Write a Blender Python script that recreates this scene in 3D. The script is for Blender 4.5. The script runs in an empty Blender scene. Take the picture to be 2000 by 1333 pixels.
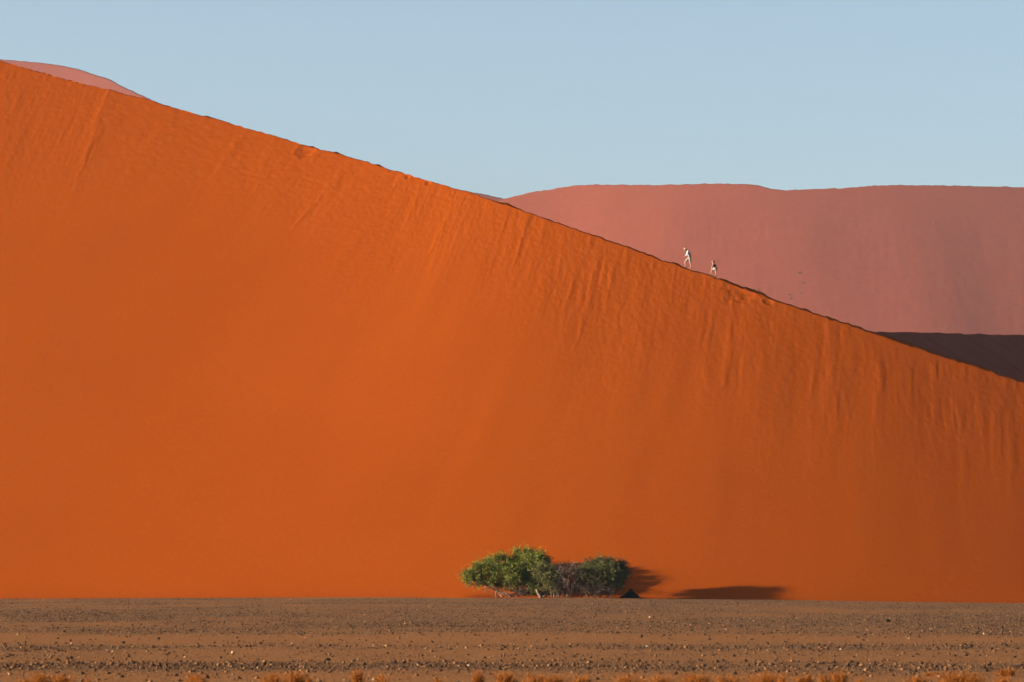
import bpy, bmesh, math, random
import numpy as np
from mathutils import Vector, Matrix, Quaternion

random.seed(7)
RNG = np.random.default_rng(11)
S = bpy.context.scene
COL = S.collection

# ------------------------------------------------------------------ camera
H_CAM = 1.7
FPX = 7500.0                       # focal length in pixels of the 2000 px wide photograph (135 mm)
TILT = math.atan((1118.0 - 666.5) / FPX)
cam = bpy.data.cameras.new('camera')
cam.sensor_width = 36.0
cam.lens = 135.0
cam.clip_start = 0.5
cam.clip_end = 9000.0
cam.dof.use_dof = True
cam.dof.focus_distance = 262.0
cam.dof.aperture_fstop = 4.5
cam_ob = bpy.data.objects.new('camera', cam)
cam_ob.location = (0, 0, H_CAM)
cam_ob.rotation_euler = (math.pi / 2 + TILT, 0, 0)
COL.objects.link(cam_ob)
S.camera = cam_ob

# ------------------------------------------------------------------ sun and sky
SUN_SIDE = math.radians(83)        # angle from straight behind the camera towards the left
SUN_EL = math.radians(10.4)
to_sun = Vector((-math.sin(SUN_SIDE) * math.cos(SUN_EL), -math.cos(SUN_SIDE) * math.cos(SUN_EL), math.sin(SUN_EL)))
sun = bpy.data.lights.new('sun', 'SUN')
sun.energy = 5.0
sun.angle = math.radians(0.5)
sun.color = (1.0, 0.86, 0.68)
sun_ob = bpy.data.objects.new('sun', sun)
sun_ob.rotation_mode = 'QUATERNION'
sun_ob.rotation_quaternion = to_sun.to_track_quat('Z', 'Y')
sun_ob.location = (-200, -60, 120)
COL.objects.link(sun_ob)

W = bpy.data.worlds.new('World')
S.world = W
W.use_nodes = True
nt = W.node_tree
nt.nodes.clear()
o_w = nt.nodes.new('ShaderNodeOutputWorld')
bg = nt.nodes.new('ShaderNodeBackground')
sky = nt.nodes.new('ShaderNodeTexSky')
sky.sky_type = 'NISHITA'
sky.sun_disc = False
sky.sun_elevation = SUN_EL
# Nishita: rotation 0 puts the sun at +Y and turns clockwise seen from above
sky.sun_rotation = math.atan2(to_sun.x, to_sun.y)
sky.altitude = 0.0
sky.air_density = 0.66
sky.dust_density = 2.0
sky.ozone_density = 0.6
bg.inputs['Strength'].default_value = 0.05
nt.links.new(sky.outputs[0], bg.inputs['Color'])
nt.links.new(bg.outputs[0], o_w.inputs['Surface'])

S.view_settings.view_transform = 'Standard'
S.view_settings.look = 'None'
S.view_settings.gamma = 1.0
S.view_settings.use_curve_mapping = False
S.view_settings.exposure = 2.1
S.render.engine = 'CYCLES'
S.cycles.use_denoising = True
S.cycles.max_bounces = 6
S.cycles.volume_bounces = 0
S.cycles.diffuse_bounces = 3

# ------------------------------------------------------------------ helpers
def slopes(px, py):
    """pixel of the photograph -> (X/Y, (Z-H)/Y) of its line of sight"""
    px = np.asarray(px, float); py = np.asarray(py, float)
    v = (666.5 - py) / FPX
    u = (px - 1000.0) / FPX
    dy = math.cos(TILT) - v * math.sin(TILT)
    dz = math.sin(TILT) + v * math.cos(TILT)
    return u / dy, dz / dy

def at(px, py, Y):
    a, b = slopes(px, py)
    return Vector((float(a) * Y, Y, H_CAM + float(b) * Y))

def lattice(seed, n=512):
    return np.random.default_rng(seed).uniform(-1, 1, (n, n)).astype(np.float32)

def noise(x, y, seed):
    L = lattice(seed)
    xi = np.floor(x).astype(np.int64); yi = np.floor(y).astype(np.int64)
    fx = (x - xi).astype(np.float32); fy = (y - yi).astype(np.float32)
    fx = fx * fx * fx * (fx * (fx * 6 - 15) + 10); fy = fy * fy * fy * (fy * (fy * 6 - 15) + 10)
    x0 = xi % 512; x1 = (xi + 1) % 512; y0 = yi % 512; y1 = (yi + 1) % 512
    return (L[x0, y0] * (1 - fx) + L[x1, y0] * fx) * (1 - fy) + (L[x0, y1] * (1 - fx) + L[x1, y1] * fx) * fy

def fbm(x, y, seed, octs=4, gain=0.5):
    s = 0; a = 1.0
    for k in range(octs):
        s = s + a * noise(x * 2 ** k + 17.3 * k, y * 2 ** k - 9.1 * k, seed + k)
        a *= gain
    return s

def sstep(e0, e1, x):
    t = np.clip((x - e0) / (e1 - e0), 0, 1)
    return t * t * (3 - 2 * t)

def mesh_np(name, co, faces, smooth=False, attrs=None):
    """co (n,3); faces (m,k) with k = 3 or 4"""
    me = bpy.data.meshes.new(name)
    co = np.ascontiguousarray(co, np.float32); faces = np.ascontiguousarray(faces, np.int32)
    m, k = faces.shape
    me.vertices.add(len(co)); me.vertices.foreach_set('co', co.ravel())
    me.loops.add(m * k); me.loops.foreach_set('vertex_index', faces.ravel())
    me.polygons.add(m)
    me.polygons.foreach_set('loop_start', np.arange(0, m * k, k, dtype=np.int32))
    me.polygons.foreach_set('loop_total', np.full(m, k, np.int32))
    if smooth:
        me.polygons.foreach_set('use_smooth', np.ones(m, bool))
    me.update(calc_edges=True)
    me.validate()
    for an, av in (attrs or {}).items():
        at_ = me.attributes.new(an, 'FLOAT', 'POINT')
        at_.data.foreach_set('value', np.ascontiguousarray(av, np.float32).ravel())
    return me

def link(name, me, mat=None, parent=None, **props):
    o = bpy.data.objects.new(name, me)
    COL.objects.link(o)
    if mat is not None and me is not None and len(me.materials) == 0:
        me.materials.append(mat)
    if parent is not None:
        o.parent = parent
        o.matrix_parent_inverse = Matrix.Translation(-parent.location) if parent.rotation_euler.z == 0 else parent.matrix_basis.inverted()
    for k, v in props.items():
        o[k] = v
    return o

def thing(name, loc, label, category, group=None):
    o = bpy.data.objects.new(name, None)
    o.empty_display_size = 0.3
    o.location = loc
    COL.objects.link(o)
    o['label'] = label; o['category'] = category
    if group: o['group'] = group
    return o

def grid_faces(nr, nc):
    i = np.arange(nr - 1)[:, None] * nc + np.arange(nc - 1)[None, :]
    i = i.ravel()
    return np.stack([i, i + 1, i + 1 + nc, i + nc], 1)

# ------------------------------------------------------------------ materials
def new_mat(name):
    m = bpy.data.materials.new(name); m.use_nodes = True
    n = m.node_tree.nodes; n.clear()
    out = n.new('ShaderNodeOutputMaterial')
    b = n.new('ShaderNodeBsdfPrincipled')
    b.inputs['Specular IOR Level'].default_value = 0.15
    b.inputs['Roughness'].default_value = 0.9
    m.node_tree.links.new(b.outputs[0], out.inputs['Surface'])
    return m, n, m.node_tree.links, b, out

def ramp(n, stops, interp='LINEAR'):
    r = n.new('ShaderNodeValToRGB')
    r.color_ramp.interpolation = interp
    e = r.color_ramp.elements
    while len(e) < len(stops): e.new(0.5)
    for k, (p, c) in enumerate(stops):
        e[k].position = p; e[k].color = (c[0], c[1], c[2], 1)
    return r

def plain(name, c, rough=0.85, var=0.12, scale=8.0):
    m, n, l, b, out = new_mat(name)
    tc = n.new('ShaderNodeTexCoord'); nz = n.new('ShaderNodeTexNoise')
    nz.inputs['Scale'].default_value = scale; nz.inputs['Detail'].default_value = 4
    l.new(tc.outputs['Object'], nz.inputs['Vector'])
    r = ramp(n, [(0.3, [v * (1 - var) for v in c]), (0.7, [min(1, v * (1 + var)) for v in c])])
    l.new(nz.outputs['Fac'], r.inputs[0]); l.new(r.outputs[0], b.inputs['Base Color'])
    b.inputs['Roughness'].default_value = rough
    return m

def sand(name, c, grain, bump_d):
    m, n, l, b, out = new_mat(name)
    g = n.new('ShaderNodeNewGeometry')
    n1 = n.new('ShaderNodeTexNoise'); n1.inputs['Scale'].default_value = 0.06; n1.inputs['Detail'].default_value = 5
    n2 = n.new('ShaderNodeTexNoise'); n2.inputs['Scale'].default_value = grain; n2.inputs['Detail'].default_value = 6
    n2.inputs['Roughness'].default_value = 0.65
    l.new(g.outputs['Position'], n1.inputs['Vector']); l.new(g.outputs['Position'], n2.inputs['Vector'])
    r1 = ramp(n, [(0.35, [c[0] * 0.98, c[1] * 0.97, c[2] * 0.95]), (0.65, [c[0] * 1.02, c[1] * 1.03, c[2] * 1.06])])
    l.new(n1.outputs['Fac'], r1.inputs[0])
    r2 = ramp(n, [(0.25, (0.90, 0.88, 0.86)), (0.75, (1.08, 1.1, 1.1))])
    l.new(n2.outputs['Fac'], r2.inputs[0])
    mx = n.new('ShaderNodeMix'); mx.data_type = 'RGBA'; mx.blend_type = 'MULTIPLY'
    mx.inputs['Factor'].default_value = 1.0
    l.new(r1.outputs[0], mx.inputs['A']); l.new(r2.outputs[0], mx.inputs['B'])
    l.new(mx.outputs['Result'], b.inputs['Base Color'])
    bp = n.new('ShaderNodeBump'); bp.inputs['Strength'].default_value = 0.5; bp.inputs['Distance'].default_value = bump_d
    l.new(n2.outputs['Fac'], bp.inputs['Height']); l.new(bp.outputs[0], b.inputs['Normal'])
    b.inputs['Roughness'].default_value = 1.0
    b.inputs['Specular IOR Level'].default_value = 0.0
    return m

M_DUNE = sand('orange_sand', (0.2, 0.037, 0.0022), 4.0, 0.010)
M_FAR = sand('hazed_sand', (0.165, 0.036, 0.0145), 0.35, 0.06)  # same sand with part of the distance haze mixed into its colour

# gravel plain: earth with a stony tint where the attribute 'stony' says so
def ground_material():
    m, n, l, b, out = new_mat('stony_earth')
    g = n.new('ShaderNodeNewGeometry')
    a = n.new('ShaderNodeAttribute'); a.attribute_name = 'stony'
    n1 = n.new('ShaderNodeTexNoise'); n1.inputs['Scale'].default_value = 9.0; n1.inputs['Detail'].default_value = 8
    n1.inputs['Roughness'].default_value = 0.8
    v = n.new('ShaderNodeTexVoronoi'); v.inputs['Scale'].default_value = 7.0
    l.new(g.outputs['Position'], n1.inputs['Vector']); l.new(g.outputs['Position'], v.inputs['Vector'])
    r_sand = ramp(n, [(0.3, (0.16, 0.068, 0.027)), (0.7, (0.22, 0.096, 0.039))])
    l.new(n1.outputs['Fac'], r_sand.inputs[0])
    sep = n.new('ShaderNodeSeparateColor'); l.new(v.outputs['Color'], sep.inputs[0])
    r_st = ramp(n, [(0.0, (0.03, 0.022, 0.018)), (0.3, (0.08, 0.046, 0.028)), (0.6, (0.145, 0.072, 0.036)), (0.86, (0.185, 0.1, 0.053)), (1.0, (0.24, 0.15, 0.085))])
    l.new(sep.outputs[0], r_st.inputs[0])
    mx = n.new('ShaderNodeMix'); mx.data_type = 'RGBA'
    l.new(a.outputs['Fac'], mx.inputs['Factor'])
    l.new(r_sand.outputs[0], mx.inputs['A']); l.new(r_st.outputs[0], mx.inputs['B'])
    l.new(mx.outputs['Result'], b.inputs['Base Color'])
    bp = n.new('ShaderNodeBump'); bp.inputs['Strength'].default_value = 0.8; bp.inputs['Distance'].default_value = 0.03
    l.new(n1.outputs['Fac'], bp.inputs['Height']); l.new(bp.outputs[0], b.inputs['Normal'])
    b.inputs['Roughness'].default_value = 1.0; b.inputs['Specular IOR Level'].default_value = 0.0
    return m
M_GROUND = ground_material()

def tone_material(name, stops, rough=0.85, translucent=0.0, bump=False):
    m, n, l, b, out = new_mat(name)
    a = n.new('ShaderNodeAttribute'); a.attribute_name = 'tone'
    r = ramp(n, stops); l.new(a.outputs['Fac'], r.inputs[0])
    l.new(r.outputs[0], b.inputs['Base Color'])
    b.inputs['Roughness'].default_value = rough
    if translucent:
        t = n.new('ShaderNodeBsdfTranslucent'); l.new(r.outputs[0], t.inputs['Color'])
        ms = n.new('ShaderNodeMixShader'); ms.inputs[0].default_value = translucent
        l.new(b.outputs[0], ms.inputs[1]); l.new(t.outputs[0], ms.inputs[2]); l.new(ms.outputs[0], out.inputs['Surface'])
    return m

M_STONE = tone_material('mixed_stone', [(0.0, (0.013, 0.00966, 0.00861)), (0.3, (0.04, 0.023, 0.01476)), (0.6, (0.105, 0.0506, 0.0246)), (0.86, (0.16, 0.0782, 0.03608)), (0.96, (0.22, 0.1242, 0.0615)), (1.0, (0.27, 0.184, 0.1107))])
M_STONE.node_tree.nodes['Principled BSDF'].inputs['Specular IOR Level'].default_value = 0.0
M_LEAF = tone_material('acacia_leaf', [(0.0, (0.03754, 0.05204, 0.00664)), (0.5, (0.08044, 0.0916, 0.008297)), (0.85, (0.1232, 0.1249, 0.009954)), (1.0, (0.1609, 0.1457, 0.01382))], 0.6, 0.08)
M_LEAF_GREY = tone_material('grey_green_leaf', [(0.0, (0.03058, 0.03402, 0.01016)), (0.5, (0.05645, 0.0567, 0.01571)), (0.85, (0.08232, 0.07484, 0.01848)), (1.0, (0.1294, 0.1021, 0.0231))], 0.65, 0.2)
M_LEAF_YELLOW = tone_material('yellowing_leaf', [(0.0, (0.08232, 0.06237, 0.01294)), (1.0, (0.2117, 0.1418, 0.02587))], 0.65, 0.2)
M_GRASS = tone_material('dry_orange_grass', [(0.0, (0.115, 0.034, 0.004)), (0.5, (0.2, 0.06, 0.006)), (1.0, (0.28, 0.095, 0.012))], 0.8, 0.3)
M_BARK = plain('pale_bark', (0.13, 0.085, 0.055), 0.9, 0.3, 6)
M_TWIG = plain('dead_wood', (0.11, 0.075, 0.055), 0.9, 0.3, 6)
M_THICKET = plain('shade_dark_twigs', (0.045, 0.028, 0.02), 0.9, 0.4, 3)  # dry twigs darkened to carry shade between and under the bushes
M_DEADWOOD = plain('shade_dark_deadwood', (0.009, 0.0065, 0.0055), 0.85, 0.4, 5)  # lump of dead wood; its shade is put into the near-black colour
M_DEADWOOD.node_tree.nodes['Principled BSDF'].inputs['Specular IOR Level'].default_value = 0.0
M_SKIN = plain('skin', (0.23, 0.135, 0.092), 0.6, 0.04)
M_SHIRT = plain('white_cotton', (0.33, 0.33, 0.345), 0.9, 0.03)
M_SHORTS_GREY = plain('stone_cotton', (0.17, 0.155, 0.13), 0.9, 0.06)
M_SHORTS_WHITE = plain('cream_cotton', (0.29, 0.26, 0.225), 0.9, 0.04)
M_BLACK = plain('black_cotton', (0.008064, 0.007392, 0.009408), 0.9, 0.1)
M_STRAW = plain('straw', (0.26, 0.185, 0.1), 0.9, 0.08)
M_HAIR = plain('brown_hair', (0.04704, 0.02016, 0.01008), 0.6, 0.2)
M_SHOE = plain('dark_leather', (0.0336, 0.02352, 0.02016), 0.7, 0.2)
M_SHOE_LIGHT = plain('light_canvas', (0.17, 0.12, 0.1), 0.8, 0.1)

# ------------------------------------------------------------------ dunes
class Dune:
    def __init__(self, crest_px, T_knots, y0, k, w, drop, smooth=34, sag=.17, reach=62.0):
        self.sag, self.reach = sag, reach
        a, b = slopes([p[0] for p in crest_px], [p[1] for p in crest_px])
        aa = np.linspace(a[0], a[-1], 6000); bb = np.interp(aa, a, b)
        hw = max(2, int(smooth / FPX / (aa[1] - aa[0]))); kr = np.hanning(2 * hw + 3); kr /= kr.sum()
        bb = np.convolve(np.pad(bb, hw + 1, mode='reflect', reflect_type='odd'), kr, 'valid')
        self.a_k, self.b_k = aa, bb
        xs = np.linspace(T_knots[0][0] * 1.0, T_knots[-1][0] * 1.0, 4001)
        T = np.interp(xs, [t[0] for t in T_knots], [t[1] for t in T_knots])
        ker = np.hanning(241); ker /= ker.sum()
        T = np.convolve(np.pad(T, 120, mode='edge'), ker, 'valid')
        yf = -np.concatenate([[0], np.cumsum((T[1:] + T[:-1]) / 2 * np.diff(xs))])
        yf = yf - np.interp(0, xs, yf) + y0
        self.xs, self.T, self.yf = xs, T, yf
        self.k, self.w, self.drop = k, w, drop
    def foot(self, x):
        e = np.interp(x, self.xs, self.yf)
        return e
    def lean(self, x):
        return np.interp(x, self.xs, self.T)
    def streak(self, x):
        return np.interp(x, [-60, -36, -24, -10, 4, 18, 33, 60], [.13, .13, .22, .30, .22, .13, .10, .10])
    def g(self, x, y):
        return (y - self.foot(x)) / np.sqrt(1 + self.lean(x) ** 2)
    def front(self, x, y):
        g = self.g(x, y)
        q = (np.sqrt(g * g + self.w ** 2) + g) / 2
        # concave: gentler at the foot, steepening to the angle of repose below the crest
        z0, z1, L = self.k * (1 - self.sag), self.k * (1 + self.sag * .35), self.reach
        c = np.clip(q, 0, L)
        return z0 * q + (z1 - z0) * (c * c / (2 * L) + np.maximum(q - L, 0)) - self.drop
    def solve(self, a):
        """for columns a: depth of the foot and of the crest"""
        b = np.interp(a, self.a_k, self.b_k)
        Y = np.full_like(a, float(np.interp(0, self.xs, self.yf)))
        for _ in range(60): Y = 0.5 * Y + 0.5 * self.foot(a * Y)
        lo = Y + 0.5; hi = Y * 2.2
        for _ in range(50):
            mid = (lo + hi) / 2
            up = self.front(a * mid, mid) > H_CAM + b * mid
            hi = np.where(up, mid, hi); lo = np.where(up, lo, mid)
        return Y, hi

ridge_px = [(-2200, 640), (-1500, 60), (-1100, -60), (-700, -40), (-300, 42), (0, 120), (38, 130), (87, 144), (140, 158), (175, 167), (266, 189.5), (297, 197), (318, 205), (350, 213), (395, 227),
    (420, 233), (465, 246), (525, 262), (581, 279), (609, 288.5), (658, 300), (700, 311), (722, 318), (742, 326), (775, 333.5), (800, 343), (845, 356),
    (895, 371), (925, 379), (960, 391.5), (990, 402), (1025, 414), (1060, 427), (1119, 447), (1170, 465), (1220, 482), (1290, 508), (1346, 527.5), (1388, 540.5),
    (1430, 556), (1472, 572.5), (1500, 582), (1595, 616), (1700, 650), (1781, 678), (1850, 700), (1925, 724), (2000, 750), (2200, 815), (2600, 950), (3000, 1075), (3600, 1095)]
near = Dune(ridge_px, [(-260, .08), (-60, .18), (-36, .22), (-24, .27), (-10, .29), (4, .13), (18, .05), (33, -.09), (60, -.2), (150, -.2)], 255.0, 0.62, 1.5, 0.5)

# small hummocks of blown sand round the bushes: x, y, height, radius
MOUNDS = [(-2.9, 254.6, 0.35, 1.9), (0.6, 254.4, 0.3, 2.0), (3.2, 254.0, 0.35, 1.6), (6.0, 253.4, 0.3, 1.8), (8.2, 252.6, 0.35, 1.2)]

def mounds(x, y):
    z = 0
    for mx, my, h, r in MOUNDS:
        z = z + h * np.exp(-((x - mx) ** 2 + ((y - my) * 1.2) ** 2) / (r * r))
    return z

# trampled hollows just under the crest (pixel, size in m, depth)
HOLLOWS = [(598, 298, .9, .09), (1438, 571, 1.2, .04), (1456, 577, .8, .03), (838, 359, .35, .07), (797, 346, .3, .09), (1503, 590, .5, .06), (764, 335, .3, .06)]

def near_dune():
    a = np.concatenate([np.linspace(-.46, -.142, 60)[:-1], np.linspace(-.142, .142, 1040), np.linspace(.142, .36, 40)[1:]])
    Yf, Yc = near.solve(a)
    Yc = np.maximum(Yc, Yf + 1.0)
    # a little unevenness of the crest line
    Yc = Yc + 0.08 * noise(a * 260, a * 0, 5) + 0.09 * noise(a * 900, a * 0, 6)
    t = np.concatenate([np.linspace(0, .03, 8)[:-1], np.linspace(.03, 1, 490)])
    Y0 = Yf - 9.0
    Y = Y0[None, :] + (Yc - Y0)[None, :] * t[:, None]
    X = a[None, :] * Y
    Z = near.front(X, Y)
    g = near.g(X, Y)
    d = Yc[None, :] - Y                                  # metres (in plan) below the crest
    s = X - near.streak(X) * (Y - near.foot(X))            # runs along the contour, constant down a fall line
    up = sstep(2.0, 8.0, g)
    # broad swells, streaks and crumbly surface
    big = sstep(0.0, 12.0, d) * up
    disp = 0.045 * fbm(s / 15 + 3, d / 50, 20, 2) * big
    disp += 0.03 * fbm(s / 3.6, d / 30, 30, 2) * big * (0.35 + np.exp(-d / 30))
    rough = np.clip(0.10 + 1.0 * np.exp(-(d / (15 + 8 * noise(s / 9, d / 20, 41))) ** 2), 0, 1.1)
    rough = rough * (1 - .5 * sstep(4, 28, X))
    disp += 0.011 * noise(s / .6, d / 5.0, 51) * rough * up
    disp += 0.008 * noise(s / .25, d / 1.2, 55) * rough * up
    disp += 0.009 * noise(s / .32, d / .5, 61) * rough * up
    disp += 0.006 * noise(s / .16, d / .25, 62) * rough * up
    # avalanche tongues running down from the crest, each with a sharp right edge and a rounded toe
    colx = a * Yc
    n_t = 560
    for q in range(n_t):
        ac = RNG.uniform(-.139, .139) if q >= 22 else RNG.uniform(.045, .118)
        i = int(np.argmin(np.abs(a - ac)))
        s0 = float(s[-1, i])
        hi_ = (Yc[i] - Yf[i])
        d0 = RNG.uniform(0, .25) * min(hi_, 40) * (RNG.random() < .75)
        L = min(RNG.uniform(3, 17), hi_ * .6) if q >= 22 else RNG.uniform(7, 13)
        wid = RNG.uniform(.25, 1.1) * (1.35 if q < 22 else 1)
        h = RNG.uniform(.003, .015) * (1.3 if q < 22 else 1)
        soft = RNG.uniform(.06, .12)
        h *= float(np.interp(colx[i], [-20, -4, 16], [.85, .95, .6]))
        # columns and rows touched
        jj = np.where(np.abs(s[:, :] - s0).min(axis=0) < wid * 2.2)[0]
        if len(jj) == 0: continue
        sl = slice(jj[0], jj[-1] + 1)
        ss = s[:, sl]; dd = d[:, sl]
        wob = 0.22 * noise(dd / 3.0 + q * 7.7, dd * 0 + q, 71)
        tt = (dd - d0) / L
        toe = q < 22 or (colx[i] > 4 and q % 3 == 0)
        if toe:
            half = wid * (0.55 + 0.45 * np.clip(tt, 0, 1)) * np.sqrt(np.clip(1 - np.clip((tt - .72) / .28, 0, 1) ** 2, 0, 1))
        else:
            half = wid * (.22 + .25 * (q % 3)) * (.7 + .3 * np.clip(tt * 2, 0, 1)) * np.clip(1.15 - tt, 0, 1)
        u = ss - s0 - wob
        inside = sstep(-soft, soft, half - np.abs(u)) * sstep(-.08, .1, tt) * (tt < 1)
        body = ((-0.75 + 1.5 * np.clip(tt, 0, 1)) if toe else (.25 + .75 * (q % 2)) * (1 - 2 * (q % 5 == 0)) * sstep(1.0, .5, tt)) * inside
        levee = np.exp(-((np.abs(u) - half) / (soft * 1.3)) ** 2) * (tt > 0) * (tt < 1) * (.3 if toe else .12) * sstep(1.0, .75, tt)
        disp[:, sl] += h * (body + levee)
    # hollows
    for hx, hy, r, dep in HOLLOWS:
        aa, _ = slopes(hx, hy)
        i = int(np.argmin(np.abs(a - aa)))
        _, bb = slopes(hx, hy)
        col = (Z[:, i] - H_CAM) / Y[:, i]
        jrow = int(np.argmin(np.abs(col - bb)))
        cx, cy = X[jrow, i], Y[jrow, i]
        rr = np.sqrt(((X - cx) / r) ** 2 + ((Y - cy) / (r * 1.3)) ** 2)
        rr = rr + .35 * noise(X / .5, Y / .5, 81)
        disp -= dep * (1 - sstep(.35, 1.0, rr))
        disp += dep * .22 * np.exp(-((rr - 1.15) / .2) ** 2)
    # faint old tracks crossing the face
    for pts in ([(85, 395), (140, 440), (190, 497), (260, 545), (330, 600)], [(0, 487), (45, 507), (75, 532)], [(400, 690), (470, 735), (560, 800), (660, 860)], [(1800, 1165), (1880, 1110), (1940, 1080)]):
        P = []
        for (qx, qy) in pts:
            aa, bb = slopes(qx, qy)
            i = int(np.argmin(np.abs(a - aa))); jrow = int(np.argmin(np.abs((Z[:, i] - H_CAM) / Y[:, i] - bb)))
            P.append((X[jrow, i], Y[jrow, i]))
        for (p0, p1) in zip(P[:-1], P[1:]):
            n_s = max(2, int(math.hypot(p1[0] - p0[0], p1[1] - p0[1]) / .75))
            for q in range(n_s):
                f = q / n_s
                cx = p0[0] + (p1[0] - p0[0]) * f + RNG.normal(0, .12); cy = p0[1] + (p1[1] - p0[1]) * f + RNG.normal(0, .3)
                i = int(np.argmin(np.abs(a - cx / cy))); i0, i1 = max(0, i - 12), i + 13
                rr2 = ((X[:, i0:i1] - cx) / .22) ** 2 + ((Y[:, i0:i1] - cy) / .45) ** 2
                disp[:, i0:i1] -= RNG.uniform(.002, .013) * np.exp(-rr2)
    disp *= sstep(0.0, .25, d) * .8 + .2
    Z = Z + disp
    low = (1 - sstep(2.5, 7.0, g))
    # hand-sized ripples of loose sand at the foot
    Z = Z + mounds(X, Y) * low + .003 * noise(X / .5, Y / .5, 91) * low
    # beyond the crest: a narrow trampled shoulder, then the lee side
    m = np.clip((a * FPX + 1000 - 900) / 250, 0, 1)
    wsh = (0.10 + .8 * m) + (.2 + .3 * m) * noise(a * 300, a * 0 + 2, 101) + .2 * noise(a * 1300, a * 0, 102) * (.4 + .6 * m)
    for (qx, hw, v) in ((405, 8, 1.5), (609, 5, 1.6), (657, 6, 1.8), (740, 6, 1.6), (990, 14, 1.2), (1470, 40, .4), (1780, 60, .5)):
        wsh = wsh + v * np.exp(-((a * FPX + 1000 - qx) / hw) ** 2)
    wsh = np.clip(wsh, .03, 3.0)
    zc = Z[-1]
    rows_y, rows_z = [], []
    for f in (.12, .35, .6, .85, 1.0):
        rows_y.append(Yc + wsh * f); rows_z.append(zc + .22 * wsh * f * (1 - .12 * f) + .02 * noise(a * 2500, a * 0 + f * 31, 103))
    ytop, ztop = rows_y[-1], rows_z[-1]
    for dd in np.concatenate([np.linspace(.3, 3, 6), np.linspace(4, 150, 34)]):
        rows_y.append(ytop + dd); rows_z.append(np.maximum(ztop - .58 * dd + .03 * dd * 0, -1.0 - 0.002 * dd))
    RY = np.array(rows_y); RZ = np.array(rows_z)
    Yall = np.vstack([Y, RY]); Zall = np.vstack([Z, RZ]); Xall = a[None, :] * Yall
    co = np.stack([Xall, Yall, Zall], -1).reshape(-1, 3)
    me = mesh_np('sand_dune', co, grid_faces(*Yall.shape), True)
    link('sand_dune', me, M_DUNE, kind='structure')
    return a, Yf, Yc, zc, ytop, ztop
NA, NYF, NYC, NZC, NYT, NZT = near_dune()

def ground_near(x, y):
    return max(float(near.front(np.array(x), np.array(y))) + float(mounds(np.array(x), np.array(y))), float(plain_z(np.array(x), np.array(y))))

def far_dune(name, crest_px, T_knots, y0, k, a_lo, a_hi, seed, swell, shoulder=None):
    D = Dune(crest_px, T_knots, y0, k, 40.0, 6.0, 14, 0.0, 100.0)
    a = np.concatenate([np.linspace(a_lo, max(a_lo + .01, -.14), 40)[:-1], np.linspace(max(a_lo + .01, -.14), min(a_hi - .01, .14), 520), np.linspace(min(a_hi - .01, .14), a_hi, 40)[1:]])
    Yf, Yc = D.solve(a)
    Yc = Yc + .3 * noise(a * 420, a * 0, seed + 9) + .5 * noise(a * 1600, a * 0, seed + 10)
    t = np.linspace(0, 1, 260)
    Y0 = Yf - 60
    Y = Y0[None] + (Yc - Y0)[None] * t[:, None]; X = a[None] * Y; Z = D.front(X, Y)
    d = Yc[None] - Y; s = X - D.lean(X) * (Y - D.foot(X))
    fade = sstep(0, 60, d)
    Z = Z + (swell * fbm(s / 90, d / 330, seed, 2) + .02 * fbm(s / 9, d / 120, seed + 3, 2) + .04 * noise(s / 3, d / 9, seed + 6)) * fade
    zc = Z[-1]
    ry, rz = [], []
    for dd in np.concatenate([np.linspace(3, 30, 6), np.linspace(50, 420, 12)]):
        ry.append(Yc + dd); rz.append(np.maximum(zc - .02 * dd - .0016 * dd * dd, -2))
    Yall = np.vstack([Y, np.array(ry)]); Zall = np.vstack([Z, np.array(rz)])
    co = np.stack([a[None] * Yall, Yall, Zall], -1).reshape(-1, 3)
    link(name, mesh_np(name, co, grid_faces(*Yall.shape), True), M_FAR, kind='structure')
    return D

FAR_R = far_dune('far_dune', [(300, 760), (700, 520), (880, 430), (950, 402), (985, 389), (1010, 383), (1035, 376), (1060, 373), (1090, 368), (1120, 363), (1160, 360.5), (1220, 361.5), (1290, 361.5), (1380, 359), (1440, 359.5),
    (1480, 362), (1510, 369), (1535, 372.5), (1560, 371.5), (1600, 369.5), (1650, 367.5), (1700, 363.5), (1750, 361.5), (1850, 362.5), (2000, 366), (2300, 385), (3000, 520), (3600, 800)],
    [(-500, .3), (-120, .28), (20, .28), (70, .2), (150, .08), (230, 0), (320, -.05), (600, -.1)], 1720.0, .56, -.10, .30, 201, .9)
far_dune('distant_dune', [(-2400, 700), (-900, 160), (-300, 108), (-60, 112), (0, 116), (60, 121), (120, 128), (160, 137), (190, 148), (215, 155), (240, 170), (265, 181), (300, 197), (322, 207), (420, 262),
    (560, 312), (760, 352), (900, 371), (925, 376), (960, 383), (985, 388), (1040, 399), (1200, 460), (1500, 700)],
    [(-900, .2), (-330, .25), (-240, .2), (0, -.05), (200, -.1)], 2050.0, .56, -.40, .07, 301, .9)

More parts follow.
